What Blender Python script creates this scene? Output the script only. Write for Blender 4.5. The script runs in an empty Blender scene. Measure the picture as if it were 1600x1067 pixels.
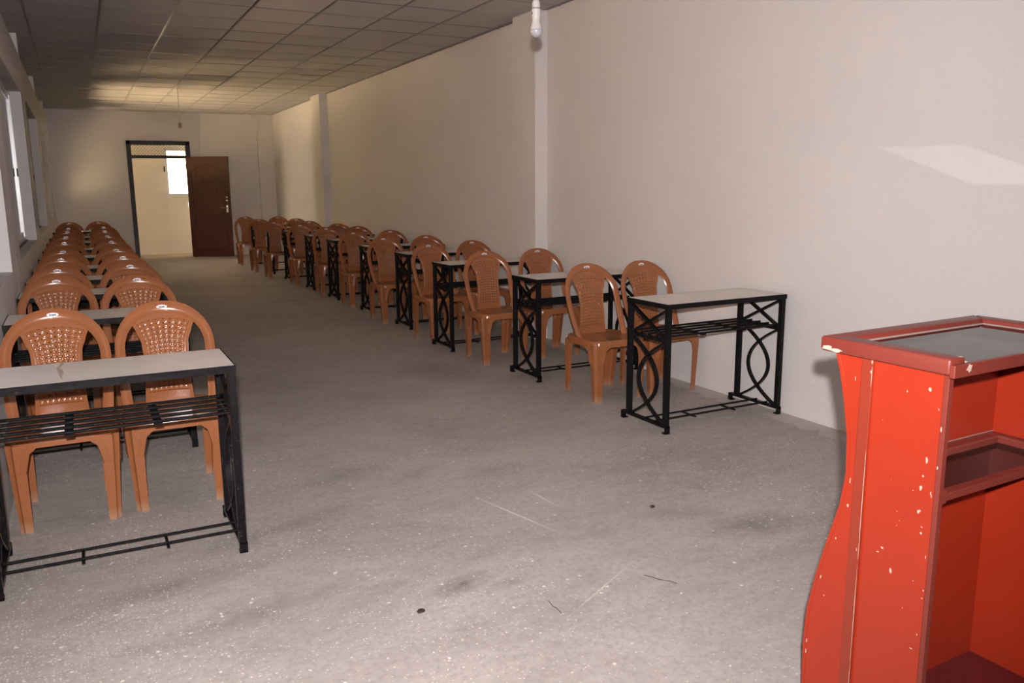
import bpy, bmesh, math, random
from mathutils import Vector, Matrix
random.seed(4)
SC = bpy.context.scene
COL = SC.collection
PI = math.pi

# ---------------------------------------------------------------- camera
F, YAW, PITCH, ROLL, CH = 1289.71, .477466, .1860408, -.00718754, 1.453298
_f = Vector((math.sin(YAW)*math.cos(PITCH), math.cos(YAW)*math.cos(PITCH), -math.sin(PITCH)))
_r = Vector((math.cos(YAW), -math.sin(YAW), 0))
_u = _r.cross(_f)
_c, _s = math.cos(ROLL), math.sin(ROLL)
CR, CU = _c*_r + _s*_u, -_s*_r + _c*_u
CAMP = Vector((0, 0, CH))
cd = bpy.data.cameras.new('camera'); cam = bpy.data.objects.new('camera', cd); COL.objects.link(cam)
cd.sensor_width = 36; cd.lens = F*36/1600; cd.clip_start = .05
M4 = Matrix((CR, CU, -_f)).transposed().to_4x4(); M4.translation = CAMP
cam.matrix_world = M4
SC.camera = cam

# ---------------------------------------------------------------- light
WORLD = 7.0
FLASH = 900.0
EXPOSURE = 0.0
w = bpy.data.worlds.new('daylight'); SC.world = w; w.use_nodes = True
bgn = w.node_tree.nodes['Background']
bgn.inputs[0].default_value = (1.0, .79, .52, 1); bgn.inputs[1].default_value = WORLD

def lamp(name, kind, loc, **kw):
    l = bpy.data.lights.new(name, kind)
    for k, v in kw.items(): setattr(l, k, v)
    o = bpy.data.objects.new(name, l); COL.objects.link(o); o.location = loc
    return o
def aim(o, d): o.rotation_euler = Vector(d).to_track_quat('-Z', 'Y').to_euler()
# the camera's own pop-up flash: 11 cm above the lens, a little behind its front element
fl = lamp('camera_flash', 'SPOT', CAMP + CU*.11 - _f*.10, energy=FLASH, color=(1, .94, .93), shadow_soft_size=.018,
          spot_size=math.radians(112), spot_blend=.9)
aim(fl, _f + CU*.13 - CR*.07)
# added lamp, stands in for flash glare off the lectern glass onto the wall
glare_lamp = lamp('lectern_glare_lamp', 'SPOT', (-2.2, -1.5, 2.6), energy=330, color=(1, .95, .9), shadow_soft_size=.002,
             spot_size=math.radians(9), spot_blend=.2)
aim(glare_lamp, Vector((3.93, 2.66, 1.545)) - Vector((-2.2, -1.5, 2.6)))
sun = lamp('sun', 'SUN', (-20, -30, 30), energy=650, color=(1, .87, .68), angle=math.radians(.6))
aim(sun, (.02, 1, -.9))
def portal(name, loc, d, sx, sy):
    o = lamp(name, 'AREA', loc, shape='RECTANGLE', size=sx, size_y=sy)
    o.data.cycles.is_portal = True; aim(o, d)

SC.view_settings.view_transform = 'Standard'; SC.view_settings.look = 'None'
SC.view_settings.exposure = EXPOSURE; SC.view_settings.gamma = 1
SC.view_settings.use_curve_mapping = False
try:
    SC.cycles.use_denoising = True
    SC.cycles.max_bounces = 10; SC.cycles.diffuse_bounces = 6
    SC.cycles.caustics_reflective = False; SC.cycles.caustics_refractive = False
    SC.cycles.sample_clamp_indirect = 40
except Exception: pass

# ---------------------------------------------------------------- materials
class NT:
    def __init__(s, name):
        s.m = bpy.data.materials.new(name); s.m.use_nodes = True
        s.t = s.m.node_tree; s.b = s.t.nodes['Principled BSDF']
        s.co = s.t.nodes.new('ShaderNodeTexCoord').outputs['Object']
    def n(s, typ, **kw):
        x = s.t.nodes.new('ShaderNode'+typ)
        for k, v in kw.items(): setattr(x, k, v)
        return x
    def l(s, a, b): s.t.links.new(a, b)
    def vec(s, scale=(1, 1, 1), rot=(0, 0, 0), src=None):
        x = s.n('Mapping'); s.l(src or s.co, x.inputs[0]); x.inputs['Scale'].default_value = scale; x.inputs['Rotation'].default_value = rot
        return x.outputs[0]
    def noise(s, scale, detail=4, rough=.55, v=None, dist=0):
        x = s.n('TexNoise'); s.l(v or s.co, x.inputs['Vector']); x.inputs['Scale'].default_value = scale
        x.inputs['Detail'].default_value = detail; x.inputs['Roughness'].default_value = rough; x.inputs['Distortion'].default_value = dist
        return x.outputs['Fac']
    def voro(s, scale, v=None, feature='F1', rnd=1):
        x = s.n('TexVoronoi', feature=feature); s.l(v or s.co, x.inputs['Vector']); x.inputs['Scale'].default_value = scale
        x.inputs['Randomness'].default_value = rnd
        return x
    def ramp(s, fac, stops):
        x = s.n('ValToRGB'); s.l(fac, x.inputs[0]); e = x.color_ramp.elements
        while len(e) < len(stops): e.new(.5)
        for el, (p, c) in zip(e, stops):
            el.position = p; el.color = (c, c, c, 1) if isinstance(c, (int, float)) else (*c, 1)
        return x.outputs[0]
    def mix(s, fac, a, b, mode='MIX'):
        x = s.n('Mix', data_type='RGBA', blend_type=mode)
        for k, v in ((0, fac), (6, a), (7, b)):
            if isinstance(v, (int, float)): x.inputs[k].default_value = v if k == 0 else (v, v, v, 1)
            elif isinstance(v, tuple): x.inputs[k].default_value = (*v, 1)
            else: s.l(v, x.inputs[k])
        return x.outputs[2]
    def math(s, op, a, b=0.0):
        x = s.n('Math', operation=op)
        for k, v in ((0, a), (1, b)):
            if isinstance(v, (int, float)): x.inputs[k].default_value = v
            else: s.l(v, x.inputs[k])
        return x.outputs[0]
    def bump(s, h, strength=.2, dist=.01):
        x = s.n('Bump'); s.l(h, x.inputs['Height']); x.inputs['Strength'].default_value = strength; x.inputs['Distance'].default_value = dist
        s.l(x.outputs[0], s.b.inputs['Normal'])
    def set(s, color=None, rough=.5, metal=0, spec=None, coat=0):
        if color is not None:
            if isinstance(color, tuple): s.b.inputs['Base Color'].default_value = (*color, 1)
            else: s.l(color, s.b.inputs['Base Color'])
        if isinstance(rough, (int, float)): s.b.inputs['Roughness'].default_value = rough
        else: s.l(rough, s.b.inputs['Roughness'])
        s.b.inputs['Metallic'].default_value = metal
        if spec is not None: s.b.inputs['Specular IOR Level'].default_value = spec
        s.b.inputs['Coat Weight'].default_value = coat
        return s.m

def m_wall(name, base):
    t = NT(name)
    c = t.mix(t.ramp(t.noise(1.1, 5), [(.35, 0), (.7, 1)]), tuple(x*.95 for x in base), base)
    c = t.mix(t.ramp(t.noise(55, 3), [(.3, 0), (.7, 1)]), c, t.mix(1.0, c, .96, 'MULTIPLY'))
    scuff = t.ramp(t.noise(5, 8, .7, dist=.6), [(.70, 0), (.76, .22)])
    c = t.mix(scuff, c, tuple(x*.72 for x in base))
    t.bump(t.math('ADD', t.noise(70, 4, .7), t.noise(14, 3)), .22, .006)
    return t.set(c, .75, spec=.25)
M_WALL = m_wall('cream_wall_paint', (.72, .685, .675))
M_WALL2 = m_wall('cream_corridor_paint', (.82, .79, .72))

t = NT('grey_screed')
v1 = t.vec((.75, 1.35, 1), (0, 0, .45))
big = t.noise(1.15, 8, .62, v1, .7)
c = t.mix(t.ramp(big, [(.28, 0), (.68, 1)]), (.295, .258, .240), (.435, .39, .367))
fine = t.noise(11, 10, .78, t.vec((.7, 1.4, 1), (0, 0, .4)), .4)
c = t.mix(t.ramp(fine, [(.38, 0), (.70, .6)]), c, (.50, .455, .43))
gr = t.noise(38, 6, .8)
c = t.mix(t.ramp(gr, [(.36, .5), (.52, 0)]), c, (.245, .216, .20))
dark = t.ramp(t.noise(.8, 6, .6, t.vec((.8, 1.3, 1), (0, 0, -.4)), 1.2), [(.54, 0), (.74, .45)])
c = t.mix(dark, c, (.235, .21, .198))
scratch = t.ramp(t.noise(2.6, 12, .85, t.vec((.8, 6, 1), (0, 0, .30)), .8), [(.62, 0), (.70, .5)])
c = t.mix(scratch, c, (.60, .56, .53))
SMUDGES = [(2.48, 2.52, .36, .16, -.25, .75), (2.30, 2.76, .30, .10, -.4, .45), (2.45, 6.0, .34, .55, .2, .6), (1.14, 2.62, .16, .09, .3, .8), (1.30, 2.55, .14, .05, .1, .45),
           (1.09, 3.98, .30, .16, .2, .5), (1.80, 3.68, .26, .12, .1, .4), (1.42, 3.84, .22, .10, .5, .3), (.12, 3.10, .55, .10, .15, .45), (.35, 2.75, .6, .09, .2, .4), (.62, 3.45, .5, .08, .3, .3), (2.95, 5.45, .4, .2, 0, .35)]
# trodden smudges and grease marks
def spot(x, y, rx, ry, rot, soft=.6):
    m_ = t.n('Mapping', vector_type='TEXTURE'); t.l(t.co, m_.inputs[0]); m_.inputs['Location'].default_value = (x, y, 0)
    m_.inputs['Rotation'].default_value = (0, 0, rot); m_.inputs['Scale'].default_value = (rx, ry, 50)
    g_ = t.n('TexGradient', gradient_type='SPHERICAL'); t.l(m_.outputs[0], g_.inputs[0])
    return t.math('MULTIPLY', g_.outputs['Fac'], t.ramp(t.noise(9, 7, .7), [(.30, .25), (.62, 1)]))
sm = None
for q in SMUDGES:
    k = spot(*q[:5]); k = t.math('MULTIPLY', k, q[5]); sm = k if sm is None else t.math('MAXIMUM', sm, k)
c = t.mix(sm, c, (.12, .108, .10))
# splashes of white paint, densest along the two walls
sx = t.n('SeparateXYZ'); t.l(t.co, sx.inputs[0])
near = t.ramp(t.math('MULTIPLY', t.math('ADD', sx.outputs[0], .5), .225), [(.03, 1), (.2, .75), (.33, .3), (.62, .26), (.86, .7), (.97, 1)])
warp = t.n('TexNoise'); t.l(t.co, warp.inputs['Vector']); warp.inputs['Scale'].default_value = 18
for sc, r0, r1, am, dn in ((19, .08, .14, .85, .16), (44, .12, .20, .75, .24), (95, .2, .3, .6, .5), (7, .024, .05, .9, .35)):
    vv = t.voro(sc, t.mix(.03, t.co, warp.outputs['Color'])); vv.voronoi_dimensions = '2D'
    sp = t.ramp(vv.outputs['Distance'], [(r0, 1), (r1, 0)])
    pick = t.n('SeparateColor'); t.l(vv.outputs['Color'], pick.inputs[0])
    gate = t.ramp(t.noise(1.3, 4, .6), [(.38, .04), (.68, 1)])
    on = t.math('LESS_THAN', pick.outputs[0], t.math('MULTIPLY', t.math('MULTIPLY', near, gate), dn))
    c = t.mix(t.math('MULTIPLY', t.math('MULTIPLY', sp, on), am), c, (.74, .70, .65))
for q in ((1.62, 3.13, .34, .008, -1.316, 1.6), (1.827, 3.23, .16, .007, -1.47, 1.3), (1.60, 2.36, .3, .006, .5, .9)):      # scratches
    c = t.mix(t.math('MINIMUM', t.math('MULTIPLY', spot(*q[:5]), q[5]), .8), c, (.68, .63, .59))
# plaster dust along the foot of the plain wall
dustn = t.math('MULTIPLY', t.math('GREATER_THAN', t.math('ADD', sx.outputs[0], t.math('MULTIPLY', t.noise(8, 7, .75), .5)), 4.03), .55)
c = t.mix(dustn, c, (.60, .55, .51))
t.bump(t.math('ADD', fine, t.noise(60, 4)), .25, .004)
M_FLOOR = t.set(c, t.ramp(big, [(.3, .62), (.7, .8)]), spec=.3)

t = NT('ceiling_tile_grey')
c = t.mix(t.ramp(t.noise(90, 3, .7), [(.35, 0), (.65, 1)]), (.425, .41, .415), (.505, .49, .495))
t.bump(t.noise(120, 3, .7), .25, .004); M_TILE = t.set(c, .85, spec=.2)
t = NT('ceiling_bar_grey'); M_BAR = t.set(t.mix(t.noise(30), (.10, .092, .088), (.17, .157, .148)), .3, metal=.1)

def plastic(name, col, rough=.22):
    t = NT(name)
    c = t.mix(t.ramp(t.noise(6, 4), [(.3, 0), (.7, 1)]), tuple(x*.9 for x in col), tuple(min(1, x*1.06) for x in col))
    z = t.n('SeparateXYZ'); t.l(t.co, z.inputs[0])
    dust = t.ramp(t.math('ADD', z.outputs[2], t.math('MULTIPLY', t.noise(30, 5), .05)), [(.03, .75), (.085, 0)])
    c = t.mix(dust, c, (.36, .21, .13))
    t.bump(t.noise(160, 2), .03, .002)
    return t.set(c, rough, spec=.5)
M_CHAIR = plastic('tan_brown_plastic', (.29, .103, .040))
M_WEAVE = plastic('tan_brown_woven_plastic', (.28, .098, .037), .17)

t = NT('black_enamel')
wear = t.ramp(t.noise(75, 6, .8), [(.615, 0), (.67, .8)])
c = t.mix(wear, t.mix(t.noise(12), (.006, .0055, .006), (.011, .010, .011)), (.20, .19, .19))
t.bump(t.noise(190, 3, .75), .55, .003); M_BLACK = t.set(c, t.ramp(t.noise(20), [(.3, .10), (.7, .2)]), spec=.07)
t = NT('pale_laminate')
sm = t.ramp(t.noise(9, 7, .7, t.vec((1, .5, 1)), .8), [(.66, 0), (.74, .35)])
c = t.mix(sm, t.mix(t.ramp(t.noise(3, 4), [(.3, 0), (.7, 1)]), (.66, .60, .56), (.74, .685, .645)), (.38, .31, .25))
M_LAM = t.set(c, .3, spec=.45)
t = NT('glue_stain'); M_STAIN = t.set(t.mix(t.noise(40), (.40, .31, .24), (.50, .42, .36)), .5)

def paint(name, col, rough=.3, grime=.35):
    t = NT(name)
    c = t.mix(t.ramp(t.noise(3.5, 6, .65), [(.3, 0), (.75, 1)]), tuple(x*.86 for x in col), col)
    g = t.ramp(t.noise(13, 8, .75, dist=.5), [(.62, 0), (.75, grime)])
    c = t.mix(g, c, (.12, .03, .026))
    s = t.ramp(t.noise(16, 10, .85, t.vec((1, 6, .35), (.5, 0, 0))), [(.68, 0), (.73, .4)])
    c = t.mix(s, c, (.36, .10, .07))
    t.bump(t.noise(45, 4), .06, .003)
    return t.set(c, rough, spec=.45)
M_RED = paint('red_gloss_paint', (.30, .0235, .0075))
M_REDTRIM = paint('worn_red_trim', (.165, .027, .018), .4, .5)
M_BATTEN = paint('worn_red_batten', (.22, .027, .012), .35, .4)
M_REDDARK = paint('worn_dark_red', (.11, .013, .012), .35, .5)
t = NT('bare_wood_chip'); M_CHIP = t.set(t.mix(t.noise(60), (.34, .25, .20), (.42, .33, .27)), .7)
t = NT('dusty_edge'); M_DUST = t.set(t.mix(t.noise(80), (.25, .15, .13), (.33, .22, .20)), .7)

def glass(name, tint, refl_rough=0.0, ior=1.5):
    m = bpy.data.materials.new(name); m.use_nodes = True; tr = m.node_tree; tr.nodes.clear()
    o = tr.nodes.new('ShaderNodeOutputMaterial'); x = tr.nodes.new('ShaderNodeMixShader')
    a = tr.nodes.new('ShaderNodeBsdfTransparent'); a.inputs[0].default_value = (*tint, 1)
    g = tr.nodes.new('ShaderNodeBsdfGlossy'); g.inputs['Roughness'].default_value = refl_rough
    f = tr.nodes.new('ShaderNodeFresnel'); f.inputs[0].default_value = ior
    tr.links.new(f.outputs[0], x.inputs[0]); tr.links.new(a.outputs[0], x.inputs[1]); tr.links.new(g.outputs[0], x.inputs[2]); tr.links.new(x.outputs[0], o.inputs[0])
    return m
M_TINT = glass('dark_tinted_glass', (.16, .15, .15))
M_TINT2 = glass('dark_shelf_glass', (.28, .22, .22))
M_PANE = glass('window_glass', (.93, .95, .97))
t = NT('aluminium_white'); M_ALU = t.set(t.mix(t.noise(20), (.62, .63, .66), (.74, .75, .78)), .3, metal=.25)
t = NT('rubber_seal'); M_SEAL = t.set((.03, .03, .035), .6)
t = NT('brown_door_veneer')
g = t.noise(2.2, 9, .7, t.vec((22, 22, .9)), .6)
c = t.mix(t.ramp(g, [(.3, 0), (.7, 1)]), (.062, .0145, .009), (.145, .038, .022))
t.bump(g, .1, .002); M_DOOR = t.set(c, .38, spec=.4)
t = NT('dark_door_frame'); M_DFRAME = t.set(t.mix(t.noise(14, 5), (.016, .012, .011), (.04, .03, .026)), .45)
t = NT('brushed_nickel'); M_NICKEL = t.set(t.mix(t.noise(50), (.62, .60, .56), (.74, .72, .68)), .22, metal=1)
t = NT('mesh_wire'); M_WIRE = t.set((.30, .27, .22), .4, metal=.6)
t = NT('white_bulb_plastic'); M_BPL = t.set(t.mix(t.noise(30), (.46, .43, .41), (.52, .49, .47)), .35)
t = NT('frosted_bulb_dome'); M_DOME = t.set((.36, .355, .385), .28)
t = NT('cord_white'); M_CORD = t.set((.62, .55, .50), .5)
t = NT('black_print'); M_PRINT = t.set((.03, .03, .04), .5)
t = NT('white_sticker'); M_STK = t.set((.82, .80, .80), .12)
t = NT('red_sticker_rim'); M_STKR = t.set((.45, .05, .06), .15)
t = NT('black_scrap'); M_SCRAP = t.set(t.mix(t.noise(80), (.01, .01, .012), (.06, .03, .02)), .6)
t = NT('gap_mask_board'); M_MASK = t.set(t.mix(t.noise(8), (.28, .23, .18), (.35, .3, .25)), .6)  # board of the added glare mask

# ---------------------------------------------------------------- mesh helpers
def box(bm, x0, x1, y0, y1, z0, z1, mi=0):
    v = [bm.verts.new(p) for p in ((x0,y0,z0),(x1,y0,z0),(x1,y1,z0),(x0,y1,z0),(x0,y0,z1),(x1,y0,z1),(x1,y1,z1),(x0,y1,z1))]
    for f in ((0,3,2,1),(4,5,6,7),(0,1,5,4),(1,2,6,5),(2,3,7,6),(3,0,4,7)):
        bm.faces.new([v[i] for i in f]).material_index = mi
    return v
def bevel(bm, r=.003, seg=2):
    bmesh.ops.bevel(bm, geom=bm.edges[:], offset=r, segments=seg, affect='EDGES', profile=.5)
def prism(bm, pts, axis, a, b, mi=0):
    """extrude a closed 2D outline along an axis; pts are the two other coordinates in xyz order"""
    def P(q, h):
        return {'x': (h, q[0], q[1]), 'y': (q[0], h, q[1]), 'z': (q[0], q[1], h)}[axis]
    A = [bm.verts.new(P(q, a)) for q in pts]; B = [bm.verts.new(P(q, b)) for q in pts]
    fs = [bm.faces.new(A), bm.faces.new(B[::-1])]
    n = len(pts)
    for i in range(n): fs.append(bm.faces.new((A[i], B[i], B[(i+1) % n], A[(i+1) % n])))
    for f in fs: f.material_index = mi
    bmesh.ops.recalc_face_normals(bm, faces=fs)
def loft(bm, rings, cap=True, close=True):
    R = [[bm.verts.new(p) for p in r] for r in rings]
    n = len(R[0]); fs = []
    for a, b in zip(R, R[1:]):
        for i in range(n if close else n-1):
            fs.append(bm.faces.new((a[i], a[(i+1) % n], b[(i+1) % n], b[i])))
    if cap: fs += [bm.faces.new(R[0][::-1]), bm.faces.new(R[-1])]
    bmesh.ops.recalc_face_normals(bm, faces=fs)
def lathe(bm, prof, n=16, c=(0, 0)):
    loft(bm, [[(c[0]+r*math.cos(2*PI*i/n), c[1]+r*math.sin(2*PI*i/n), z) for i in range(n)] for r, z in prof])
def tube(bm, pts, r, n=8):
    pts = [Vector(p) for p in pts]; rings = []
    for i, p in enumerate(pts):
        d = (pts[min(i+1, len(pts)-1)] - pts[max(i-1, 0)]).normalized()
        a = d.cross(Vector((0, 0, 1)) if abs(d.z) < .9 else Vector((1, 0, 0))).normalized(); b = d.cross(a)
        rings.append([p + r*(math.cos(2*PI*k/n)*a + math.sin(2*PI*k/n)*b) for k in range(n)])
    loft(bm, rings)
def mesh_of(bm, name, mats, smooth=False):
    me = bpy.data.meshes.new(name); bm.to_mesh(me); bm.free()
    for m in (mats if isinstance(mats, (list, tuple)) else [mats]): me.materials.append(m)
    if smooth:
        me.polygons.foreach_set('use_smooth', [True]*len(me.polygons))
        if smooth is not True: me.set_sharp_from_angle(angle=math.radians(smooth))
    return me
def obj(name, bm, mats, parent=None, smooth=False):
    me = bm if isinstance(bm, bpy.types.Mesh) else mesh_of(bm, name, mats, smooth)
    o = bpy.data.objects.new(name, me); COL.objects.link(o)
    if parent: o.parent = parent
    return o
def bxo(name, mats, parent, *b, bev=0):
    bm = bmesh.new(); box(bm, *b)
    if bev: bevel(bm, bev)
    return obj(name, bm, mats, parent)
def struct(name, bm, mats, parent=None, smooth=False):
    o = obj(name, bm, mats, parent, smooth)
    if not parent: o['kind'] = 'structure'
    return o
def sbox(name, mats, *b):
    bm = bmesh.new(); box(bm, *b); return struct(name, bm, mats)
def thing(name, label, cat, loc=(0, 0, 0), rz=0, group=None, kind=None):
    o = bpy.data.objects.new(name, None); COL.objects.link(o)
    o.location = loc; o.rotation_euler = (0, 0, rz); o.empty_display_size = .1
    tag(o, label, cat, group)
    return o
def tag(o, label, cat, group=None):
    if label: o['label'] = label
    if cat: o['category'] = cat
    if group: o['group'] = group
KIDS = {}
def dup(root):
    r = root.copy(); COL.objects.link(r)
    for ch in root.children:
        c = ch.copy(); COL.objects.link(c); c.parent = r
        for g in ch.children:
            d = g.copy(); COL.objects.link(d); d.parent = c
    return r

# ---------------------------------------------------------------- room shell
XR, XL, XREC, ZC, YB, YF = 3.93, -.40, -.50, 3.01, 19.07, -2.2
XOUT = -.62
sbox('floor', M_FLOOR, -.62, XR+.2, YF, YB+1.25, -.12, 0)
cor = sbox('floor', M_FLOOR, -3.2, -.62, YB+.12, YB+1.25, -.12, 0); cor.name = 'floor_corridor'
cor2 = sbox('floor', M_FLOOR, XR+.2, 5.5, YB+.12, YB+1.25, -.12, 0); cor2.name = 'floor_passage'
sbox('wall_right', M_WALL, XR, XR+.2, YF, YB, 0, 3.25)
sbox('wall_front', M_WALL, -.62, XR+.2, YF-.15, YF, 0, 3.25)
# right wall pillars (in view: two free ones and the corner one)
for i, (y0, y1, x0) in enumerate(((6.854, 7.286, 3.80), (14.38, 14.95, 3.785))):
    sbox('trim_%d' % (i+1), M_WALL, x0, XR+.01, y0, y1, 0, ZC+.05)
sbox('trim_3', M_WALL, 3.60, XR+.01, 18.93, YB, 0, ZC+.05)
sbox('trim_4', M_WALL, 2.44, 3.60, YB-.03, YB+.01, 0, ZC+.03)
# window wall: openings with sills, a ledge at 2.81 m and a set-back strip above it
ZS, ZT, ZL = .95, 2.40, 2.807
WINS = [(-1.15, -.05), (3.2, 6.0), (6.9, 9.72), (10.55, 13.35), (14.2, 17.15), (18.30, 18.88)]  # last opening is added to light the back wall; first holds the glare gap
bm = bmesh.new()
box(bm, XOUT, XL, YF, YB, 0, ZS); box(bm, XOUT, XL, YF, YB, ZT, ZL); box(bm, XOUT, XREC, YF, YB, ZL, 3.25)
prev = YF
for a, b in WINS + [(YB, YB)]:
    box(bm, XOUT, XL, prev, a, ZS, ZT); prev = b
for y in (2.8, 6.42, 10.12, 13.75, 17.5):
    box(bm, XREC-.02, XL+.0005, y, y+.32, 0, ZC+.05)
struct('wall_left', bm, M_WALL)
t = NT('blocker_grey'); M_OUT = t.set(t.mix(t.noise(1.5, 6), (.22, .20, .18), (.30, .28, .25)), .9)  # shared by the added near block and overhang
sbox('light_blocker_near', M_OUT, -3.2, -2.6, -9, 13.4, -.6, 4)  # added unseen block, dims what the nearer windows look onto
t = NT('sunlit_sandy_ground'); M_GND = t.set(t.mix(t.noise(.8, 6), (.40, .31, .20), (.50, .40, .27)), .95)
t = NT('blocker_dark'); M_BLOCKER = t.set(t.mix(t.noise(6, 6), (.035, .04, .02), (.08, .085, .05)), .9)  # dark material of the added light-blocking boxes
sbox('light_blocker_horizon', M_BLOCKER, -9.4, -9, -20, 40, -.6, 3.6)  # added unseen block, hides the bright horizon from the windows
sbox('light_blocker_mid', M_BLOCKER, -6.2, -5.7, 13.5, 28, -.5, 4.2)  # added block, keeps daylight off the wall opposite the farthest windows
sbox('light_blocker_overhang', M_OUT, -1.45, -.62, YF, 13.4, 2.75, 2.85)  # added unseen overhang, cuts skylight at the nearer windows
sbox('light_blocker_corridor', M_BLOCKER, -.4, 7, 21.9, 22.3, -.5, 1.3)  # added unseen block, stops low light coming up through the corridor window
sbox('ground', M_GND, -40, -.62, -40, 60, -.7, -.5)
# back wall with the doorway cut out
DX0, DX1, DZ1 = .985, 2.21, 2.43
bm = bmesh.new()
box(bm, -3.2, DX0, YB, YB+.12, 0, 3.25); box(bm, DX1, 5.5, YB, YB+.12, 0, 3.25); box(bm, DX0, DX1, YB, YB+.12, DZ1, 3.25)
struct('wall_back', bm, M_WALL)
# corridor beyond the door with its own window
CY = 20.22
wx0, wx1, wz0, wz1 = 1.80, 2.95, 1.34, 2.33
bm = bmesh.new()
box(bm, -3.2, wx0, CY, CY+.16, 0, 3.25); box(bm, wx1, 5.5, CY, CY+.16, 0, 3.25)
box(bm, wx0, wx1, CY, CY+.16, 0, wz0); box(bm, wx0, wx1, CY, CY+.16, wz1, 3.25)
struct('wall_corridor', bm, M_WALL2)
sbox('ceiling_corridor', M_WALL2, -3.2, 5.5, YB+.12, CY+.16, 3.02, 3.2)
sbox('trim_5', M_WALL2, .55, 1.31, CY-.02, CY+.01, .67, 2.5)
sbox('trim_6', M_WALL2, 1.80, 1.806, CY-.006, CY+.01, 0, wz0-.06)
wn = sbox('window_6', M_ALU, wx0-.04, wx1+.04, CY-.03, CY+.10, wz0-.05, wz0)
for n_, b in (('frame', (wx0, wx0+.05, CY+.03, CY+.09, wz0, wz1)), ('frame', (wx1-.05, wx1, CY+.03, CY+.09, wz0, wz1)),
              ('frame', (wx0, wx1, CY+.03, CY+.09, wz1-.05, wz1)), ('mullion', (2.36, 2.40, CY+.04, CY+.08, wz0, wz1))):
    bxo(n_, M_ALU, wn, *b)
bxo('handle', M_SEAL, wn, wx0-.035, wx0-.005, CY-.02, CY+.0, 1.82, 1.94, bev=.004)
bxo('pane', M_PANE, wn, wx0+.05, wx1-.05, CY+.058, CY+.062, wz0, wz1-.05)
portal('corridor_window_portal', ((wx0+wx1)/2, CY+.2, (wz0+wz1)/2), (0, -1, 0), wx1-wx0, wz1-wz0)
portal('corridor_end_portal', (-3.2, (YB+CY)/2+.06, 1.5), (1, 0, 0), 1.05, 3)
portal('passage_end_portal', (5.5, (YB+CY)/2+.06, 1.5), (-1, 0, 0), 1.05, 3)

# windows in the window wall
for i, (a, b) in enumerate(WINS):
    if i == 0: continue
    wn = bpy.data.objects.new('window_%d' % i, None); COL.objects.link(wn); wn['kind'] = 'structure'
    x0, x1 = -.575, -.50
    for n_, bb in (('frame', (x0, x1, a, a+.04, ZS, ZT)), ('frame', (x0, x1, b-.04, b, ZS, ZT)),
                   ('frame', (x0, x1, a, b, ZS, ZS+.035)), ('frame', (x0, x1, a, b, ZT-.04, ZT))):
        bxo(n_, M_ALU, wn, *bb)
    m = (a+b)/2
    for k, (s0, s1, xs) in enumerate(((a+.04, m+.03, -.56), (m-.03, b-.04, -.53))):
        bm = bmesh.new()
        box(bm, xs, xs+.022, s0, s0+.045, ZS+.035, ZT-.04); box(bm, xs, xs+.022, s1-.045, s1, ZS+.035, ZT-.04)
        box(bm, xs, xs+.022, s0+.045, s1-.045, ZS+.035, ZS+.085); box(bm, xs, xs+.022, s0+.045, s1-.045, ZT-.085, ZT-.04)
        sash = obj('sash', bm, M_ALU, wn)
        bxo('pane', M_PANE, sash, xs+.009, xs+.013, s0+.04, s1-.04, ZS+.08, ZT-.08)
        bxo('latch', M_SEAL, sash, xs+.022, xs+.034, s1-.035, s1-.012, 1.58, 1.66)
    bm = bmesh.new(); box(bm, x0-.01, x1+.02, a, b, ZS, ZS+.006); obj('track', bm, M_SEAL, wn)
    portal('window_portal', (XOUT-.03, m, (ZS+ZT)/2), (1, 0, 0), b-a, ZT-ZS)
# added mask out of view; its slanted gap shapes the glare patch
def gap(y, z):                                          # wall patch -> mask plane, seen from the added glare lamp
    k = (-.5+2.2)/(3.93+2.2); return (-1.5+(y+1.5)*k, 2.6+(z-2.6)*k)
G = [gap(*q) for q in ((3.224, 1.65), (2.687, 1.642), (2.09, 1.437), (2.65, 1.443))]
a, b = WINS[0]
bm = bmesh.new()
O = [(b, ZT), (a, ZT), (a, ZS), (b, ZS)]
for k in range(4):
    prism(bm, [O[k], O[(k+1) % 4], G[(k+1) % 4], G[k]], 'x', -.505, -.495)
struct('window_7', bm, M_MASK)

# ceiling: lay-in tiles on bars, tile by tile where the photograph shows it
GX = [-.267 + .593*i for i in range(8)]
GY = [6.02 + .605*k for k in range(22)]
ce = sbox('ceiling', M_TILE, XREC, XR, YF, GY[0], ZC, ZC+.04)
sbox('ceiling_void', M_TILE, -.7, XR+.2, YF-.15, YB+.2, 3.25, 3.3)
cols = [XREC] + GX + [XR]
rows = GY + [YB]
tm = {}
for ix in range(len(cols)-1):
    for iy in range(len(rows)-1):
        x0, x1, y0, y1 = cols[ix], cols[ix+1], rows[iy], rows[iy+1]
        if x1-x0 < .06: continue
        wx, wy = x1-x0-.005, y1-y0-.004
        key = (round(wx, 3), round(wy, 3))
        if key not in tm:
            bm = bmesh.new(); box(bm, -wx/2, wx/2, -wy/2, wy/2, 0, .003); tm[key] = mesh_of(bm, 'tile', M_TILE)
        o = obj('tile', tm[key], None, ce)
        o.location = ((x0+x1)/2, (y0+y1)/2, ZC+.0022+random.uniform(-.0012, .0012))
        o.rotation_euler = (random.gauss(0, .0016), random.gauss(0, .0016), 0)
for x in GX: bxo('runner', M_BAR, ce, x-.011, x+.011, GY[0], YB, ZC-.0005, ZC+.03)
for y in GY: bxo('cross_bar', M_BAR, ce, XREC, XR, y-.008, y+.008, ZC+.0002, ZC+.028)
bxo('runner', M_BAR, ce, XR-.02, XR, GY[0], YB, ZC+.004, ZC+.03)
bxo('backing', M_TILE, ce, XREC, XR, GY[0], YB, ZC+.035, ZC+.06)

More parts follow.
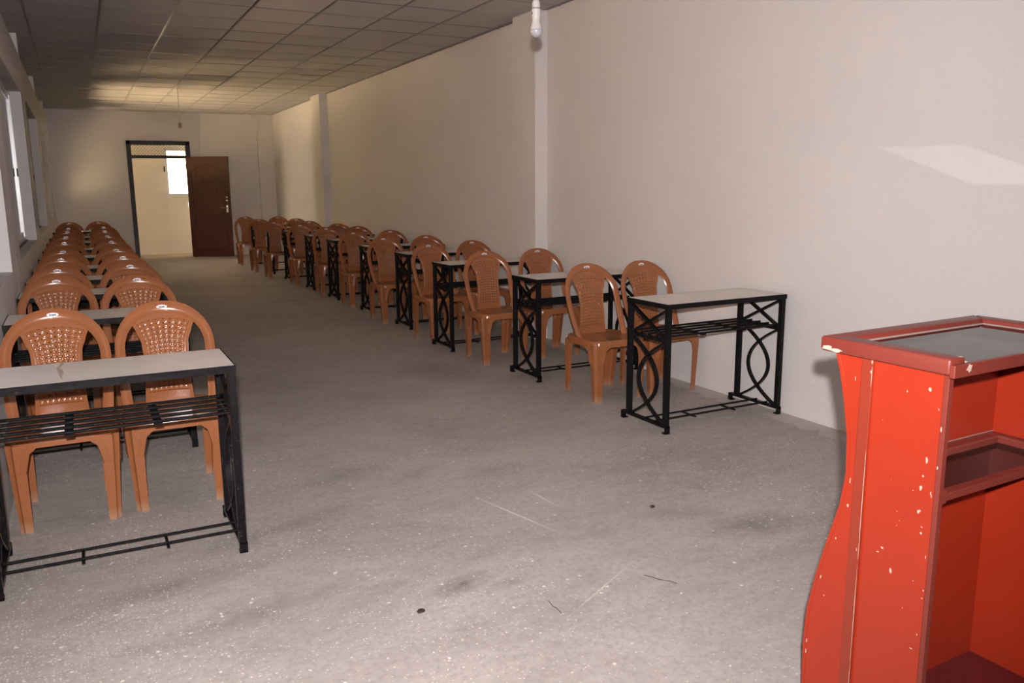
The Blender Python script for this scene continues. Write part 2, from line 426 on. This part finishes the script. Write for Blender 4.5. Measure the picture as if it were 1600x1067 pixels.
# ---------------------------------------------------------------- door
d1 = bpy.data.objects.new('door_1', None); COL.objects.link(d1); d1['kind'] = 'structure'
for n_, b in (('jamb', (DX0, DX0+.085, YB-.04, YB+.14, 0, DZ1)), ('jamb', (DX1-.085, DX1, YB-.04, YB+.14, 0, DZ1)),
              ('header', (DX0, DX1, YB-.04, YB+.14, DZ1-.085, DZ1)), ('transom_bar', (DX0+.085, DX1-.085, YB-.04, YB+.10, 2.075, 2.135))):
    bxo(n_, M_DFRAME, d1, *b, bev=.006)
bm = bmesh.new()
zx0, zx1, zz0, zz1 = DX0+.085, DX1-.085, 2.135, DZ1-.085
step = .062; k = -8
while zx0 + k*step < zx1:                                # diamond mesh in the transom
    for sgn in (1, -1):
        p = []
        for s in (0, 1):
            z = zz0 if s == 0 else zz1
            p.append([zx0 + k*step + (z-zz0 if sgn == 1 else (zz1-z)), z])
        (xa, za), (xb, zb) = p
        def clip(xt):
            q = (xt-xa)/(xb-xa); return za + q*(zb-za)
        lo, hi = min(xa, xb), max(xa, xb)
        l2, h2 = max(lo, zx0), min(hi, zx1)
        if h2 - l2 > .01: tube(bm, [(l2, YB+.03+.003*sgn, clip(l2)), (h2, YB+.03+.003*sgn, clip(h2))], .0035, 5)
    k += 1
obj('transom_mesh', bm, M_WIRE, d1)
LW = .90
leaf = thing('door_leaf', None, None); leaf.location = (DX1-.10, YB-.05, .012)
leaf.parent = d1
ang = math.atan2(-.42, .73); leaf.rotation_euler = (0, 0, ang)
bm = bmesh.new(); box(bm, 0, LW, -.02, .02, 0, 2.10); bevel(bm, .003, 1)
pl = obj('panel', bm, M_DOOR, leaf)
def mould(pts, name='moulding'):
    bm = bmesh.new(); tube(bm, [(x, -.0215, z) for x, z in pts], .007, 6); return obj(name, bm, M_DOOR, leaf, True)
arch = [(.10 + .70*i/24, 1.80 + .13*math.sin(PI*i/24)**1.5) for i in range(25)]
mould([(.10, .97)] + [(.10, 1.80)] + arch[1:-1] + [(.80, 1.80), (.80, .97)] + [(.80 - .70*i/24, .97 - .10*math.sin(PI*i/24)) for i in range(1, 25)])
mould([(.45 + .17*math.cos(2*PI*i/36), 1.42 + .33*math.sin(2*PI*i/36)) for i in range(37)])
mould([(.10, .17), (.10, .80)] + [(.10 + .70*i/24, .80 - .09*math.sin(PI*i/24)) for i in range(1, 25)] + [(.80, .17), (.10, .17)])
lk = bxo('lock_plate', M_NICKEL, leaf, .80, .845, -.028, -.02, .93, 1.09, bev=.003)
bm = bmesh.new(); tube(bm, [(.822, -.028, 1.03), (.822, -.065, 1.03), (.80, -.07, 1.03), (.69, -.066, 1.035)], .011, 8); obj('handle', bm, M_NICKEL, leaf, True)
bm = bmesh.new(); lathe(bm, [(.001, 0), (.024, .001), (.024, .018), (.012, .024), (.001, .024)], 14)
bmesh.ops.rotate(bm, verts=bm.verts, cent=(0, 0, 0), matrix=Matrix.Rotation(PI/2, 3, 'X')); bmesh.ops.translate(bm, verts=bm.verts, vec=(.835, -.02, 1.25)); obj('lock', bm, M_NICKEL, leaf, True)
bxo('latch', M_NICKEL, leaf, .815, .85, -.03, -.02, 1.17, 1.20, bev=.002)
for z in (.25, 1.05, 1.85):
    bm = bmesh.new(); tube(bm, [(-.012, -.012, z), (-.012, -.012, z+.1)], .009, 8); obj('hinge', bm, M_NICKEL, leaf)

# ---------------------------------------------------------------- hanging bulbs
lb = thing('hanging_bulb', 'white unlit bulb in its holder hanging by a cord near the plain wall', 'light bulb', (2.003, 3.60, 2.145))
bm = bmesh.new(); lathe(bm, [(.001, .0)] + [(.0305*math.sin(a), .030-.030*math.cos(a)) for a in [PI*k/20 for k in range(2, 11)]] + [(.0305, .036), (.001, .036)], 24); obj('dome', bm, M_DOME, lb, True)
bm = bmesh.new(); lathe(bm, [(.001, .035), (.0300, .0355), (.0285, .044), (.0215, .062), (.0190, .072), (.0190, .083), (.001, .083)], 24); obj('bulb_body', bm, M_BPL, lb, 40)
hd = bmesh.new(); lathe(hd, [(.001, .082), (.0205, .083), (.0215, .090), (.0215, .128), (.019, .1285), (.019, .132), (.0195, .1325), (.0190, .155), (.012, .172), (.006, .176), (.001, .176)], 20)
hd = obj('bulb_holder', hd, M_BPL, lb, 35)
bm = bmesh.new(); lathe(bm, [(.001, .1285), (.0197, .1288), (.0197, .1318), (.001, .132)], 20); obj('seam', bm, M_PRINT, hd)
bxo('print', M_PRINT, hd, -.0225, -.0195, -.004, .002, .102, .112)
bm = bmesh.new(); tube(bm, [(0, 0, .175), (.002, .001, .5), (0, 0, ZC-2.145)], .003, 6); obj('cord', bm, M_CORD, lb)
lp = thing('hanging_bulb_holder', 'empty bulb holder on a long thin cord hanging before the far doorway', 'bulb holder', (1.50, 13.96, 2.37))
bm = bmesh.new(); lathe(bm, [(.001, 0), (.022, .002), (.024, .02), (.024, .05), (.014, .075), (.004, .08), (.001, .08)], 14); obj('holder', bm, M_WIRE, lp, 40)
bm = bmesh.new(); tube(bm, [(0, 0, .08), (.006, 0, .35), (0, 0, ZC-2.37)], .006, 6); obj('cord', bm, M_CORD, lp)

# ---------------------------------------------------------------- desks
TW, TD, TH = .94, .40, .7756
def make_desk():
    r = thing('school_desk', '', 'desk')
    hx, hy = TW/2, TD/2
    bm = bmesh.new(); box(bm, -hx+.004, hx-.004, -hy+.004, hy-.004, TH-.022, TH-.0005); bevel(bm, .0015, 1); obj('tabletop', bm, M_LAM, r)
    bm = bmesh.new()
    o_, i_ = [(-hx, -hy), (hx, -hy), (hx, hy), (-hx, hy)], [(-hx+.006, -hy+.006), (hx-.006, -hy+.006), (hx-.006, hy-.006), (-hx+.006, hy-.006)]
    loft(bm, [[(x, y, TH-.029) for x, y in o_], [(x, y, TH-.001) for x, y in o_], [(x, y, TH) for x, y in i_]], cap=False)
    i2 = [(-hx+.03, -hy+.03), (hx-.03, -hy+.03), (hx-.03, hy-.03), (-hx+.03, hy-.03)]
    A = [bm.verts.new((x, y, TH-.029)) for x, y in o_]; B = [bm.verts.new((x, y, TH-.029)) for x, y in i2]
    for k in range(4): bm.faces.new((A[k], B[k], B[(k+1) % 4], A[(k+1) % 4]))
    box(bm, -hx+.01, hx-.01, -hy+.01, hy-.01, TH-.027, TH-.022)
    obj('edge_band', bm, M_BLACK, r)
    lx, ly, s = hx-.020, hy-.018, .0155
    for sx in (-1, 1):
        for sy in (-1, 1):
            bxo('leg', M_BLACK, r, sx*lx-s, sx*lx+s, sy*ly-s, sy*ly+s, .035, TH-.029, bev=.003)
        y0, y1 = -ly-.02, ly+.065
        bxo('bottom_rail', M_BLACK, r, sx*lx-.016, sx*lx+.016, y0, y1, .034, .050, bev=.002)
        for ya, yb, toe in ((y0, y0+.010, .022), (y1-.010, y1, -.022)):
            bm = bmesh.new()
            box(bm, sx*lx-.017, sx*lx+.017, ya, yb, .0, .046)
            box(bm, sx*lx-.017, sx*lx+.017, min(ya, ya+toe), max(yb, yb+toe) if toe > 0 else yb, .0, .008)
            obj('foot', bm, M_BLACK, r)
        bxo('shelf_rail', M_BLACK, r, sx*lx-.012, sx*lx+.012, -ly+s, ly-s, .545, .570, bev=.002)
        for q in (-1, 1):                                # crossed braces above the shelf
            bm = bmesh.new()
            p0, p1 = Vector((sx*lx+q*.003, -q*(ly-s), TH-.04)), Vector((sx*lx+q*.003, q*(ly-s), .565))
            d = (p1-p0).normalized(); n = Vector((0, -d.z, d.y))*.008
            loft(bm, [[p+n+Vector((.010, 0, 0)), p+n-Vector((.010, 0, 0)), p-n-Vector((.010, 0, 0)), p-n+Vector((.010, 0, 0))] for p in (p0, p1)])
            obj('brace', bm, M_BLACK, r)
        for q in (-1, 1):                                # the two bowed bars below it
            bm = bmesh.new(); rings = []
            for k in range(19):
                t = k/18; z = .548 - .500*t
                y = q*((ly-s) - (ly*1.40)*(1-(2*t-1)**2))
                dy = q*(ly*1.40)*4*(2*t-1); d = Vector((0, dy, -.5)).normalized(); n = Vector((0, -d.z, d.y))*.0065
                p = Vector((sx*lx+q*.0015, y, z)); e = Vector((.011, 0, 0))
                rings.append([p+n+e, p+n-e, p-n-e, p-n+e])
            loft(bm, rings); obj('scroll_bar', bm, M_BLACK, r, 40)
    for k in range(5):
        bm = bmesh.new(); y = -.148 + .074*k
        tube(bm, [(-lx, y, .577), (lx, y, .577)], .0070, 8); obj('shelf_rod', bm, M_BLACK, r, 60)
    for x in (-.16, .16):
        bxo('shelf_clip', M_BLACK, r, x-.016, x+.016, -.162, .162, .5665, .5725)
    for y in (-.085, .005):
        bm = bmesh.new(); tube(bm, [(-lx-.01, y, .0555), (lx+.01, y, .0555)], .006, 8); obj('footrest_rod', bm, M_BLACK, r, 60)
    for x in (-.16, .16):
        bxo('footrest_spacer', M_BLACK, r, x-.006, x+.006, -.112, .028, .044, .051)
    return r
desk0 = make_desk()

# ---------------------------------------------------------------- chairs (front faces -y)
def lerp_tab(tab, z):
    for (a, va), (b, vb) in zip(tab, tab[1:]):
        if z <= b:
            q = max(0, (z-a)/(b-a)); q = q*q*(3-2*q); return va+(vb-va)*q
    return tab[-1][1]
def back_y(x, z):
    return .150 + .205*(z-.43) - .03*math.sin(PI*min(1, max(0, (z-.43)/.47))) - .55*x*x
ZSEAT = .425
def make_chair():
    r = thing('plastic_chair', '', 'chair')
    # seat pan with a turned-down, arched skirt
    bm = bmesh.new(); N = 56; hx, hyf, hyb = .222, .225, .205
    def rim(t, k=1.0):
        a = 2*PI*t; c_, s_ = math.cos(a), math.sin(a); e = .36
        x = math.copysign(abs(c_)**e, c_)*hx; y = math.copysign(abs(s_)**e, s_)*(hyb if s_ > 0 else hyf)
        if y > 0: x *= 1 - .10*(y/hyb)**2
        return x*k, y*k
    def skirt(t):                                        # depth of the skirt: deep at the legs, shallow between them
        x, y = rim(t); m = min(abs(x)/hx, abs(y)/hyf)
        return .032 + min(.11, .26*max(0, (m-.50)/.22)**2.4)
    rings = []
    for k, dz in ((.25, -.018), (.55, -.016), (.80, -.010), (.90, -.003), (.955, .0), (.985, -.004), (1.0, -.014)):
        rings.append([(*rim(i/N, k), ZSEAT+dz) for i in range(N)])
    dent = lambda i: .055 if i % 14 == 7 else 0
    rings.append([(*rim(i/N, 1.008-dent(i)), ZSEAT-.014-skirt(i/N)*.5) for i in range(N)])
    rings.append([(*rim(i/N, 1.012-dent(i)), ZSEAT-.014-skirt(i/N)) for i in range(N)])
    rings.append([(*rim(i/N, .985), ZSEAT-.014-skirt(i/N)) for i in range(N)])
    rings.append([(*rim(i/N, .975), ZSEAT-.022) for i in range(N)])
    R = [[bm.verts.new(p) for p in q] for q in rings]
    for a, b in zip(R, R[1:]):
        for i in range(N): bm.faces.new((a[i], a[(i+1) % N], b[(i+1) % N], b[i]))
    bm.faces.new(R[0][::-1]); bm.faces.new(R[-1])
    bmesh.ops.recalc_face_normals(bm, faces=bm.faces[:])
    obj('seat', bm, M_CHAIR, r, 50)
    # legs: angle section with a groove down the corner
    for sx in (-1, 1):
        for sy in (-1, 1):
            front = sy < 0; wd = .062 if front else .066
            sec = [(wd, 0), (.023, 0), (.019, .013), (.013, .019), (0, .023), (0, wd), (.006, wd), (.006, .029), (.024, .024), (.029, .006), (wd, .006)]
            tx, ty = sx*(hx-.004), (-hyf+.004 if front else hyb-.012)
            bx_, by_ = sx*.196, (-.205 if front else .212)
            rings = []
            for k in range(7):
                q = k/6; z = (ZSEAT-.03)*(1-q)
                s = 1.25 - .45*q**.7
                cx, cy = tx+(bx_-tx)*q, ty+(by_-ty)*q
                bow = .012*math.sin(PI*q)
                rings.append([(cx - sx*(px*s) - sx*bow*0, cy - sy*(py*s) - sy*0, z) for px, py in sec])
            bm = bmesh.new(); loft(bm, rings); obj('leg', bm, M_CHAIR, r, 28)
    # back: bent hoop, woven centre panel and its smooth border
    bm = bmesh.new(); T = 44; CW = 7; rings = []
    def hoop(t, inset):
        s = abs(2*t-1); sg = -1 if t < .5 else 1         # s = 1 at the seat, 0 at the crown
        wm, zc, top = .226-inset*.90, .690, .908
        if s > .52:
            q = (s-.52)/.48; z = zc - (zc-.415)*q; x = wm - .018*q*q
        else:
            a = (PI/2)*(s/.52); x = wm*math.sin(a)**.92 if a > 0 else 0; z = zc + (top-inset*1.10-zc)*math.cos(a)**.95
        return sg*x, z, s
    for k in range(T+1):
        t = k/T; ring = []
        for j in range(CW):
            c_ = j/(CW-1); x, z, s = hoop(t, .050*c_)
            y = back_y(x, z) - .009*math.sin(PI*c_)
            if s > .45: y -= .115*((s-.45)/.55)**1.8
            ring.append((x, y, z))
        rings.append(ring)
    loft(bm, rings, cap=False, close=False)
    bmesh.ops.solidify(bm, geom=bm.faces[:], thickness=.007)
    bmesh.ops.recalc_face_normals(bm, faces=bm.faces[:])
    bk = obj('backrest', bm, M_CHAIR, r, 55)
    PW = [(.43, .112), (.50, .106), (.62, .099), (.71, .106), (.78, .128), (.825, .158), (.86, .170)]
    ZB, ZTOP = .415, .862
    def surf(u, v, h=0):
        zt = ZTOP - .030*u*u
        z = ZB + v*(zt-ZB); x = u*lerp_tab(PW, z)
        return (x, back_y(x, z) + .004 - h, z)
    U0, V0, V1 = .84, .13, .915
    bm = bmesh.new()
    def patch(us, vs):
        g = [[bm.verts.new(surf(u, v, .003 if abs(u) > .97 else .0)) for u in us] for v in vs]
        for a, b in zip(g, g[1:]):
            for i in range(len(us)-1): bm.faces.new((a[i], a[i+1], b[i+1], b[i]))
    lin = lambda a, b, n: [a+(b-a)*i/n for i in range(n+1)]
    vs = [0, V0] + lin(V0, V1, 16)[1:] + [1]
    patch([-1, -.975, -.9, -U0], vs); patch([U0, .9, .975, 1], vs)
    patch(lin(-U0, U0, 8), lin(0, V0, 3)); patch(lin(-U0, U0, 8), lin(V1, 1, 3))
    bmesh.ops.recalc_face_normals(bm, faces=bm.faces[:])
    bmesh.ops.solidify(bm, geom=bm.faces[:], thickness=.004)
    bmesh.ops.recalc_face_normals(bm, faces=bm.faces[:])
    obj('panel_border', bm, M_CHAIR, bk, 50)
    bm = bmesh.new(); NC, NR = 8, 16; nd = [0, .11, .5, .89, 1]
    for i in range(NC):
        for j in range(NR):
            g = []
            for b_ in nd:
                row = []
                for a_ in nd:
                    if (i+j) % 2: h = .0042*math.sin(PI*b_)**.8*(1-abs(2*a_-1)**6)
                    else: h = .0042*math.sin(PI*a_)**.8*(1-abs(2*b_-1)**6)
                    row.append(bm.verts.new(surf(-U0+2*U0*(i+a_)/NC, V0+(V1-V0)*(j+b_)/NR, h)))
                g.append(row)
            for p in range(4):
                for q in range(4):
                    if p in (0, 3) and q in (0, 3): continue
                    bm.faces.new((g[p][q], g[p][q+1], g[p+1][q+1], g[p+1][q]))
    bmesh.ops.remove_doubles(bm, verts=bm.verts, dist=.0002)
    bmesh.ops.recalc_face_normals(bm, faces=bm.faces[:])
    obj('woven_panel', bm, M_WEAVE, bk, True)
    # oval maker's sticker on the crown
    bm = bmesh.new(); zc = .880
    def oval(rx, rz, off, mi):
        f = bm.faces.new([bm.verts.new((rx*math.cos(2*PI*k/24), back_y(rx*math.cos(2*PI*k/24), zc)-.0100-off, zc+rz*math.sin(2*PI*k/24))) for k in range(24)])
        f.material_index = mi
    oval(.027, .0120, 0, 0); oval(.0245, .0102, .0006, 1)
    for k, (x0, x1, z0, z1) in enumerate(((-.014, -.009, -.004, .005), (-.007, -.003, -.003, .004), (-.001, .005, -.004, .003), (.007, .013, -.003, .004), (-.012, .012, -.0065, -.0052))):
        f = bm.faces.new([bm.verts.new((x, back_y(x, zc)-.0112, zc+z)) for x, z in ((x0, z0), (x1, z0), (x1, z1), (x0, z1))]); f.material_index = 2
    st = obj('sticker', bm, [M_STKR, M_STK, M_PRINT], bk); st['label'] = 'white oval sticker'
    return r
chair0 = make_chair()

# ---------------------------------------------------------------- placing desks and chairs
ORD = ['first', 'second', 'third', 'fourth', 'fifth', 'sixth', 'seventh', 'eighth', 'ninth', 'tenth']
used = {'d': False, 'c': False}
def place(proto, key, x, y, rz, label, group, sx=1):
    o = proto if not used[key] else dup(proto)
    used[key] = True
    o.location = (x, y, 0); o.rotation_euler = (0, 0, rz); o.scale = (sx, 1, 1)
    o['label'] = label; o['group'] = group
    return o
# plain-wall row: aisle-side x and y of each desk's front corner
TR = [(2.955, 3.765), (2.94, 5.28), (2.835, 6.67), (2.925, 7.955), (2.915, 9.18), (2.90, 10.58), (2.89, 11.775), (2.87, 13.13), (2.86, 14.40), (2.853, 15.87)]
CAx = [3.188, 3.06, 3.035, 3.00, 3.05, 3.045, 2.98, 2.84, 2.84, 2.86]
CAy = [4.76, 6.21, 7.37, 8.66, 10.0, 11.31, 12.56, 13.80, 15.04, 16.56]
CWx = [3.645, 3.59, 3.585, 3.50, 3.56, 3.51, 3.53, 3.40, 3.47, 3.41]
CWy = [4.74, 6.22, 7.57, 8.69, 10.06, 11.34, 12.42, 13.66, 14.97, 16.23]
for i in range(10):
    x, y = TR[i]
    lab = ('black scroll-sided desk with pale top, %s from the front along the plain wall' % ORD[i]) if i else 'black scroll-sided desk with pale top at the front of the plain wall row'
    place(desk0, 'd', x+TW/2, y+TD/2, .012 if i == 0 else random.uniform(-.012, .012), lab, 'scroll-sided desks along the plain wall')
    place(chair0, 'c', CAx[i], CAy[i], random.uniform(-.05, .05) if i != 2 else .10, 'aisle-side brown plastic chair behind the %s desk of the plain wall row' % ORD[i], 'brown chairs along the plain wall')
    place(chair0, 'c', CWx[i], CWy[i], random.uniform(-.05, .05), 'wall-side brown plastic chair behind the %s desk of the plain wall row' % ORD[i], 'brown chairs along the plain wall')
# window row
TL = [3.285, 4.855, 6.01, 7.0, 8.02, 9.33, 10.55, 11.95, 13.25, 15.15]
LLx = [-.150, -.168, -.168, -.160, -.168, -.165, -.168, -.165, -.160, -.168]
LLy = [4.125, 5.72, 6.52, 7.55, 8.55, 9.93, 11.21, 12.58, 13.70, 15.77]
LRx = [.315, .290, .30, .292, .289, .29, .29, .29, .31, .288]
LRy = [4.155, 5.57, 6.62, 7.53, 8.54, 9.91, 11.18, 12.50, 13.82, 15.81]
for i in range(10):
    lab = ('black scroll-sided desk with pale top, %s from the front by the windows' % ORD[i]) if i else 'black scroll-sided desk with brown glue stain on its pale top, front of the window row'
    o = place(desk0, 'd', .045, TL[i]+TD/2, random.uniform(-.01, .01) if i else .0, lab, 'scroll-sided desks by the windows', .945)
    if i == 0:
        bm = bmesh.new()
        P = [(-.172, .194), (-.158, .194), (-.166, .13), (-.175, .08), (-.164, .04), (-.158, -.02), (-.164, -.08), (-.161, -.135), (-.166, -.14), (-.172, -.08), (-.178, -.02), (-.182, .04), (-.186, .08), (-.178, .13)]
        bm.faces.new([bm.verts.new((x, y, TH+.0004)) for x, y in P][::-1])
        bmesh.ops.recalc_face_normals(bm, faces=bm.faces[:])
        s = obj('stain', bm, M_STAIN, [c for c in o.children if c.name.startswith('tabletop')][0]); s['label'] = 'brown glue stain'
    place(chair0, 'c', LLx[i], LLy[i], random.uniform(-.03, .03), 'window-side brown plastic chair behind the %s desk of the window row' % ORD[i], 'brown chairs by the windows')
    place(chair0, 'c', LRx[i], LRy[i], random.uniform(-.04, .04), 'aisle-side brown plastic chair behind the %s desk of the window row' % ORD[i], 'brown chairs by the windows')

# ---------------------------------------------------------------- lectern
le = thing('lectern', 'worn red wooden lectern with curved front and dark glass top', 'lectern', (1.64, 1.11, 0), math.radians(2.0))
PROF = [(1.045, .292), (1.0, .277), (.937, .261), (.844, .244), (.746, .239), (.658, .252), (.561, .280), (.44, .312), (.341, .331), (.244, .337), (.119, .333), (.04, .325), (0, .32)]
LWD = .600                                                # body width
for nm, x0, x1 in (('side_panel', 0, .018), ('side_panel', LWD-.018, LWD)):
    bm = bmesh.new(); prism(bm, [(.012, 0), (.2, 0)] + [(y-.004, z) for z, y in PROF[::-1]] + [(.012, 1.045)], 'x', x0, x1)
    obj(nm, bm, M_RED, le)
    bxo('edge_strip', M_REDTRIM, le, x0+.0005, x1-.0005, 0, .0125, 0, 1.043, bev=.0015)
bm = bmesh.new(); rings = []
for z, y in PROF: rings.append([(-.001, y-.004, z), (LWD+.001, y-.004, z), (LWD+.001, y+.005, z), (-.001, y+.005, z)])
loft(bm, rings); fp = obj('front_panel', bm, M_RED, le, 30)
for x0, x1 in ((-.007, .001), (LWD-.001, LWD+.007)):
    bxo('batten', M_BATTEN, le, x0, x1, .186, .217, 0, 1.045, bev=.002)
bm = bmesh.new(); box(bm, .018, LWD-.018, .226, .240, .09, 1.04); obj('back_board', bm, M_RED, le)
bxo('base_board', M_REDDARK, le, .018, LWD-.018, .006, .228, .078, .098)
bxo('plinth', M_REDTRIM, le, .018, LWD-.018, .03, .045, 0, .078)
# top: three raised rails, a thin front edge and the glass
zt0, zt1 = 1.046, 1.083
def rail(name, pts, mat, parent=le, bv=.006):
    bm = bmesh.new(); prism(bm, pts, 'z', zt0, zt1); bevel(bm, bv, 3); return obj(name, bm, mat, parent, 35)
X0, X1, Y0, Y1 = -.018, LWD+.02, -.022, .332
top = rail('top_rail', [(X0, Y0+.012), (X0+.055, Y0+.012), (X0+.055, Y1-.055), (X0, Y1)], M_REDTRIM)
rail('top_rail', [(X0, Y1), (X0+.055, Y1-.055), (X1-.055, Y1-.055), (X1, Y1)], M_REDTRIM)
rail('top_rail', [(X1-.055, Y0+.012), (X1, Y0+.012), (X1, Y1), (X1-.055, Y1-.055)], M_REDTRIM)
bxo('apron', M_REDTRIM, le, X0, X1, Y0, Y0+.0125, zt0-.004, zt1-.012, bev=.002)
for (a0, a1, b0, b1) in ((X0+.055, X0+.067, Y0+.0125, Y1-.055), (X1-.067, X1-.055, Y0+.0125, Y1-.055), (X0+.055, X1-.055, Y1-.067, Y1-.055)):
    bxo('glass_bead', M_DUST, le, a0, a1, b0, b1, zt0, zt1-.010, bev=.003)
bm = bmesh.new(); box(bm, X0+.06, X1-.06, Y0+.010, Y1-.060, zt1-.018, zt1-.0125); g = obj('glass_top', bm, M_TINT, le); g['label'] = 'dark tinted glass'
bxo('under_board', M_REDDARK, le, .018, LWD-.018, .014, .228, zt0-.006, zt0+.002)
# chipped corners of the top
def blob(bm, c, r, axis, off, n=11, seed=1, mi=0):
    rr = random.Random(seed); vs = []
    for k in range(n):
        a = 2*PI*k/n; q = 1 + rr.uniform(-.32, .32)
        u, v = c[0]+r[0]*q*math.cos(a), c[1]+r[1]*q*math.sin(a)
        vs.append({'x': (off, u, v), 'y': (u, off, v), 'z': (u, v, off)}[axis])
    A = [bm.verts.new(p) for p in vs]; d = {'x': (-.0006, 0, 0), 'y': (0, -.0006, 0), 'z': (0, 0, .0006)}[axis]
    B = [bm.verts.new(Vector(p)+Vector(d)) for p in vs]
    fs = [bm.faces.new(A), bm.faces.new(B[::-1])] + [bm.faces.new((A[i], B[i], B[(i+1) % n], A[(i+1) % n])) for i in range(n)]
    bmesh.ops.recalc_face_normals(bm, faces=fs)
bm = bmesh.new()
blob(bm, (Y1-.024, zt0+.010), (.016, .006), 'x', X0-.0002, seed=3); blob(bm, (Y1-.050, zt0+.007), (.015, .004), 'x', X0-.0002, seed=5)
blob(bm, (X0+.050, zt1-.022), (.008, .009), 'y', Y0-.0003, seed=8); blob(bm, (X0+.048, Y0+.020), (.006, .005), 'z', zt1-.0001, seed=9)
ch = obj('chipped_paint', bm, M_CHIP, top); ch['kind'] = 'stuff'
# shelf: rim with recessed dark glass
zs0, zs1 = .735, .772
sh = bxo('shelf', M_REDTRIM, le, .018, LWD-.018, .014, .040, zs0+.006, zs1-.012, bev=.002)
bxo('shelf_rail', M_REDTRIM, sh, .018, .050, .040, .228, zs0, zs1, bev=.004)
bxo('shelf_rail', M_REDTRIM, sh, LWD-.050, LWD-.018, .040, .228, zs0, zs1, bev=.004)
bxo('shelf_rail', M_REDTRIM, sh, .050, LWD-.050, .190, .228, zs0, zs1, bev=.004)
bxo('shelf_block', M_REDTRIM, sh, .018, .050, .012, .040, zs0+.002, zs1-.002, bev=.002)
bxo('shelf_glass', M_TINT2, sh, .045, LWD-.045, .030, .195, zs0+.012, zs0+.017)
bxo('dust_line', M_DUST, sh, .018, LWD-.018, .2245, .2275, zs1-.001, zs1+.002)
# bare spots on the side panel
CHIPS = [(1.1519,1.0042,.0028,.0044),(1.1452,.842,.0024,.0059),(1.1504,.803,.0017,.0023),(1.1536,.7737,.0029,.0055),(1.1512,.7208,.0022,.0021),(1.1718,.7619,.001,.0009),(1.1179,.9207,.0014,.0053),(1.1188,.8315,.0016,.004),(1.1269,.7639,.0007,.0041),(1.2068,.9886,.001,.0023),(1.3,1.0164,.0011,.0033),(1.2979,1.0401,.0016,.0042),(1.346,.9901,.0006,.0044),(1.3405,.7314,.0012,.0066),(1.342,.6666,.0029,.0031),(1.2638,.9064,.0008,.0007),(1.2288,.7707,.0008,.0007),(1.1277,.9633,.0007,.0022),(1.1548,.7166,.0029,.0041),(1.1432,.6834,.0014,.0014),(1.1433,.6687,.0022,.0021),(1.2385,.5958,.0029,.0022),(1.2489,.5815,.0027,.0015),(1.2112,.547,.0026,.0058),(1.1428,.3815,.0032,.0012),(1.1273,.5156,.0014,.0014),(1.1256,.5355,.0012,.0019),(1.1312,.4226,.001,.0019),(1.303,.5671,.0011,.004),(1.3706,.569,.0018,.0021),(1.4083,.4479,.0016,.0048),(1.3949,.4015,.0022,.0019),(1.4401,.2505,.0016,.0055),(1.4406,.2192,.0013,.0056),(1.2058,.6646,.0008,.0009),(1.1991,.6788,.0008,.0009),(1.2079,.6989,.0008,.0009),(1.1292,.7692,.0009,.0036),(1.1273,.6163,.0007,.0037),(1.1731,.4702,.001,.001),(1.1522,.5481,.001,.0007)]
bm = bmesh.new()
for k, (y, z, a, b) in enumerate(CHIPS):
    on_b = 1.294 < y < 1.329
    blob(bm, (y-1.11, z), (a*1.15, b*1.15), 'x', -.0072 if on_b else -.0001, 9, k)
for z0, z1, y in ((.985, 1.03, .184), (.55, .80, .184), (.30, .52, .184), (.1, .26, .184)):      # worn edge of the batten
    blob(bm, (y+.003, (z0+z1)/2), (.0007, (z1-z0)/2), 'x', -.0072, 14, int(z0*100))
bs = obj('bare_spots', bm, M_CHIP, [c for c in le.children if c.name.startswith('side_panel')][0]); bs['kind'] = 'stuff'

# ---------------------------------------------------------------- litter on the floor
def scrap(x, y, s, seed, label):
    rr = random.Random(seed); bm = bmesh.new(); bmesh.ops.create_icosphere(bm, subdivisions=2, radius=1)
    for v in bm.verts: v.co = Vector((v.co.x*s*1.3, v.co.y*s, max(-.9, v.co.z)*s*.55)) * (1+rr.uniform(-.25, .25))
    zmin = min(v.co.z for v in bm.verts)
    for v in bm.verts: v.co.z -= zmin
    o = obj('scrap', bm, M_SCRAP, None); o.location = (x, y, 0); tag(o, label, 'litter', 'scraps of litter on the floor')
scrap(.927, 2.497, .011, 1, 'small black crumpled scrap lying alone on the bare floor before the lectern')
scrap(2.21, 2.885, .010, 2, 'tiny dark scrap on the floor near the front plain wall desk')
def thread(pts, label):
    bm = bmesh.new(); tube(bm, [(x, y, .0022) for x, y in pts], .0012, 5); o = obj('thread', bm, M_SCRAP, None); tag(o, label, 'litter', 'threads on the floor')
thread([(1.7751, 2.3574), (1.7912, 2.331), (1.804, 2.3008), (1.8292, 2.2757), (1.8416, 2.2461)], 'long dark hair-like thread on the bare floor between desks and lectern')
thread([(1.3587, 2.3578), (1.3521, 2.3148), (1.3572, 2.2969), (1.353, 2.2593)], 'short dark thread on the bare floor near the black scrap')
